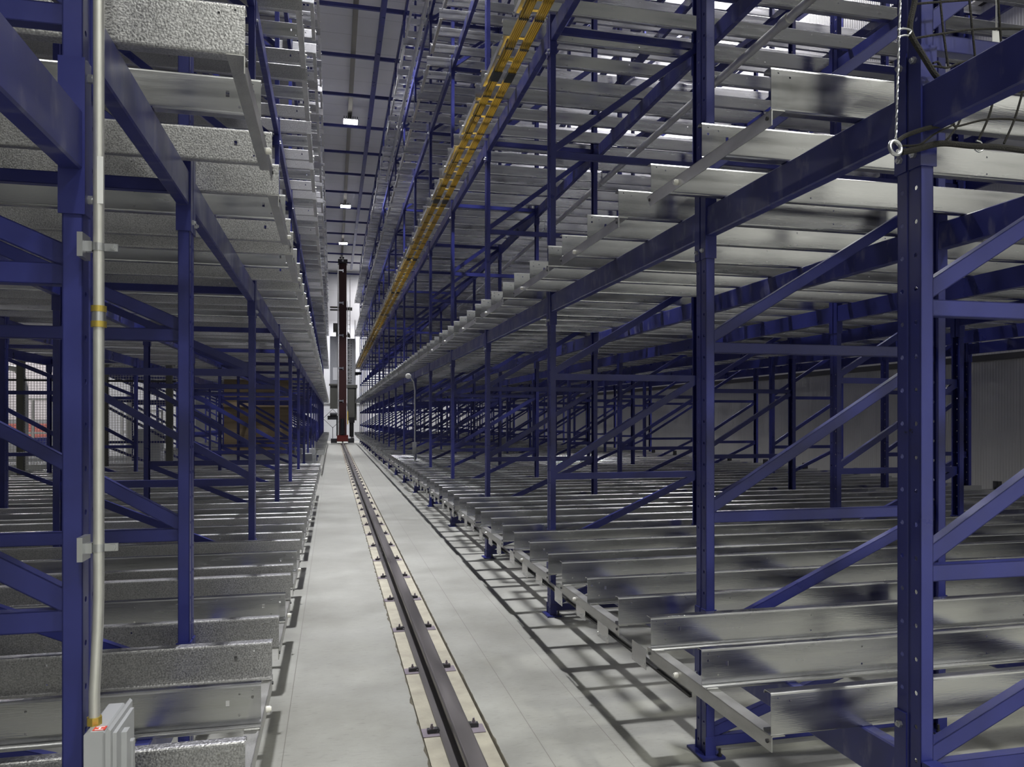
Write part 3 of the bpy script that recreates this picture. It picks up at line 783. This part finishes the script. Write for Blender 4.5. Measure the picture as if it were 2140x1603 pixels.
cp('slotted_track', m, 'olive', lad)
m = MB(); m.box(.30, .88, -.1, .5, 1.5, 3.6); m.box(.26, .92, -.15, .5, 3.6, 3.8); cp('lift_carriage', m, 'olive')
m = MB(); m.box(.28, .34, -.16, -.1, 1.25, 2.1); cp('ladder_guard', m, 'yellow', label='yellow guard strip')
m = MB(); m.cyl((-.02, -.4, .6), (-.02, -.4, 1.6), .13, 14); m.box(-.16, .12, -.5, -.28, .58, .85); cp('drive_motor', m, 'black')
m = MB(); m.cyl((.56, -.1, .45), (.56, -.1, 1.35), .14, 14); m.box(.4, .75, -.25, .2, 1.35, 1.7); m.cyl((.5, -.12, .3), (.7, -.12, .3), .16, 14); cp('hoist_motor', m, 'black')
m = MB(); m.box(-.95, -.3, -.3, .2, 1.55, 1.8); m.cyl((-.8, -.3, 1.9), (-.35, -.3, 1.9), .1, 12); m.box(-.4, -.32, -.3, .1, .5, 1.6); cp('fork_unit', m, 'darksteel')
m = MB(); m.box(-.75, -.36, -.3, .5, .05, .33); m.box(.34, .72, -.3, .5, .05, .33); cp('end_buffer', m, 'darksteel')
m = MB(); m.box(-.6, -.27, -.2, .3, 7.2, 7.75); m.box(-.42, -.30, -.2, .3, 6.9, 7.3); m.tube([(.3, 0, 6.9), (.36, 0, 7.2), (.42, 0, 7.0), (.44, 0, 6.85)], .07, 10); cp('pulley_block', m, 'olive')
m = MB(); m.box(-.8, -.24, 0, .12, 8.75, 8.85); m.box(-.8, -.24, 0, .12, 8.58, 8.68); m.box(.24, .6, 0, .12, 8.62, 8.82); cp('cross_arm', m, 'olive')
m = MB(); m.box(.76, .98, -.3, -.1, 4.42, 4.62); m.box(.9, 1.2, -.34, -.22, 4.45, 4.62); cp('current_collector', m, 'black')

# ---------------------------------------------------------------- signs at the end wall
root = ob('diamond_sign', None, loc=(.0, 56.9, 0), label='white diamond-shaped sign on a thin pole by the end wall', cat='sign')
q = [(0, .95), (.68, 1.62), (0, 2.3), (-.68, 1.62)]
ob('sign_panel', MB().prism([(x * .93, 1.62 + (z - 1.62) * .93) for x, z in q], 'y', -.01, .01).mesh('sign_panel', 'white'), root)
m = MB()
for a, b in zip(q, q[1:] + q[:1]): m.bar((a[0], 0, a[1]), (b[0], 0, b[1]), .03, .035, up=(0, 1, 0))
ob('sign_border', m.mesh('sign_border', 'darksteel'), root)
ob('sign_mark', MB().prism([(.0, 1.72), (.1, 1.86), (-.1, 1.86)], 'y', -.016, -.01).mesh('sign_mark', 'darksteel'), root)
ob('pole', MB().cyl((0, .02, .0), (0, .02, 1.0), .02, 8).mesh('pole', 'darksteel'), root)
ob('yellow_sign', MB().box(-.20, .20, -.01, .01, -.17, .17).mesh('yellow_sign', 'yellow'), loc=(-.14, 57.488, 1.63), label='small yellow rectangular sign on the white end wall', cat='sign')

# ---------------------------------------------------------------- wire fence of the infeed zone
FY = 16.15
root = ob('wire_fence', None, loc=(-7.4, FY, 0), label='tall steel wire mesh fence behind the conduit-side rack', cat='fence')
fx0, fx1 = -7.4, -3.0
m = MB()
x = 0
while x <= fx1 - fx0: m.box(x - .003, x + .003, -.0025, .0025, .1, 2.72); x += .05
z = .1
while z < 2.73: m.box(0, fx1 - fx0, -.0035, .0035, z - .003, z + .003); z += .05
ob('mesh_panel', m.mesh('mesh_panel', 'wire'), root)
for xx in (-5.72, -4.28, -3.12, -7.3):
    m = MB(); m.box(xx - fx0 - .055, xx - fx0 + .055, -.06, .06, 0, 2.75); m.box(xx - fx0 - .09, xx - fx0 + .09, -.09, .09, 0, .015); ob('fence_post', m.mesh('fence_post', 'olive'), root)
m = MB(); m.box(0, fx1 - fx0, -.02, .02, 2.70, 2.76); m.box(0, fx1 - fx0, -.02, .02, .06, .1); m.box(0, fx1 - fx0, -.02, .02, 2.34, 2.38); ob('fence_rail', m.mesh('fence_rail', 'darksteel'), root)
root = ob('bent_pipe', None, loc=(-7.6, 17.2, 0), label='galvanized pipe bent downward behind the wire fence', cat='pipe')
ob('tube', MB().tube([(0, 0, 2.72), (1.1, 0, 2.70), (1.42, 0, 2.62), (1.54, 0, 2.45), (1.58, 0, 2.2), (1.58, 0, .1)], .06, 12).mesh('bent_tube', 'conduit', True), root)

# ---------------------------------------------------------------- infeed conveyor
def conveyor(x0, x1, yc, lab, n=4):
    root = ob('transfer_conveyor', None, loc=(x1, yc, 0), label=lab, cat='conveyor', group='conveyors crossing under the conduit-side rack')
    ln = x0 - x1
    for i in range(n):
        yy = (i - (n - 1) / 2) * .30
        m = MB(); m.box(0, ln, yy - .03, yy + .03, .62, .70); ob('chain_track', m.mesh('chain_track', 'zinc'), root)
    m = MB(); m.box(0, ln, -.62, -.58, .40, .60); m.box(0, ln, .58, .62, .40, .60)
    x = -.2
    while x > ln: m.box(x - .03, x + .03, -.58, .58, .45, .52); x -= .8
    ob('side_frame', m.mesh('side_frame', 'boxgrey'), root)
    x = -.15
    while x > ln:
        m = MB(); m.box(x - .03, x + .03, -.6, -.54, 0, .4); m.box(x - .03, x + .03, .54, .6, 0, .4); m.box(x - .06, x + .06, -.63, -.51, 0, .01); m.box(x - .06, x + .06, .51, .63, 0, .01)
        ob('leg', m.mesh('conveyor_leg', 'boxgrey'), root); x -= 1.6
    for x in (-.9, -2.1, -3.4):
        ob('warning_label', MB().box(x - .16, x + .16, -.624, -.62, .48, .57).mesh('warning_label', 'yellow'), root)
    m = MB(); m.box(-.25, -.02, -.30, .05, .70, .86); m.cyl((-.28, .25, .72), (-.28, .25, .95), .06, 12); m.box(-.1, -.04, .1, .5, .7, .78)
    ob('drive_unit', m.mesh('drive_unit', 'boxgrey'), root)
    m = MB(); m.box(-.035, -.01, -.2, -.17, .7, 1.05); m.cyl((-.5, -.3, .7), (-.5, -.3, 1.02), .02, 8); m.cyl((-.75, .2, .7), (-.75, .2, .95), .02, 8)
    ob('sensor_stand', m.mesh('sensor_stand', 'zinc'), root)
conveyor(-9.5, -.42, 17.66, 'long grey chain conveyor with yellow labels, nearer of the two at the aisle', 5)
conveyor(-9.5, -.42, 20.47, 'grey chain conveyor just in front of the plywood crate', 4)
root = ob('plywood_crate', None, loc=(-1.93, 21.65, .72), label='large brown plywood crate standing between the blue frames', cat='crate')
m = MB(); m.box(-.84, .84, -.45, .45, 0, 2.08); ob('crate_body', m.mesh('crate_body', 'wood'), root)
m = MB()
for z in (0, 1.22, 1.98): m.box(-.86, .86, -.475, -.45, z, z + .12)
ob('batten', m.mesh('batten', 'woodlight'), root)
m = MB(); m.box(-.84, .84, -.45, .45, -.12, -.02)
for x in (-.8, -.04, .74): m.box(x, x + .08, -.45, .45, -.02, 0)
ob('skid', m.mesh('skid', 'wood'), root)
m = MB()
for x in (-.78, .7):
    for y in (-.4, .32): m.box(x, x + .08, y, y + .08, -.72, -.12)
ob('stand_leg', m.mesh('stand_legs', 'boxgrey'), root)

# things in the hall beyond the fence
m = MB(); m.box(-.25, .25, -.2, .2, .6, 1.4); m.box(-.02, .02, -.2, .2, 0, .6); cab = ob('control_panel', m.mesh('control_panel', 'boxgrey'), loc=(-4.05, 18.9, 0), label='grey control panel on a post beside the conveyor', cat='control panel')
ob('column', MB().box(-.04, .04, -.04, .04, 0, 2.2).mesh('column', 'conduit'), loc=(-4.5, 18.9, 0), label='pale slim column beside the grey control panel', cat='column')
m = MB(); m.box(-4, 4, -.03, .03, .9, 1.45); ob('red_curtain', m.mesh('red_curtain', 'palered'), loc=(-13.5, 30, 0), label='low red panel across the hall beyond the fence', cat='panel')
m = MB(); m.box(-4, 4, -.03, .03, 1.6, 4.2); ob('white_curtain', m.mesh('white_curtain', 'tarp'), loc=(-13.5, 30.1, 0), label='large white sheet above the red panel beyond the fence', cat='sheet')
for i, (x, y, h_) in enumerate([(-6.3, 21.5, 2.6), (-7.6, 24, 2.2), (-5.7, 25.5, 1.9)]):
    root = ob('machine_frame', None, loc=(x, y, 0), label=f"grey machine frame beyond the fence, {['closest to the conveyor','widest of the three','shortest of the three'][i]}", cat='machine')
    m = MB(); wd = .5 + .2 * (i == 1)
    for sx in (-1, 1):
        for sy in (-.3, .3): m.box(sx * wd - .03, sx * wd + .03, sy - .03, sy + .03, 0, h_)
    m.box(-wd, wd, -.3, .3, h_ - .06, h_); m.box(-wd, wd, -.32, -.28, 1.2, 1.26); ob('stand', m.mesh('stand', 'conduit'), root)
    m = MB(); m.box(-wd * .7, wd * .7, -.25, .25, .7, 1.1); ob('gearbox', m.mesh('gearbox', 'blue'), root)
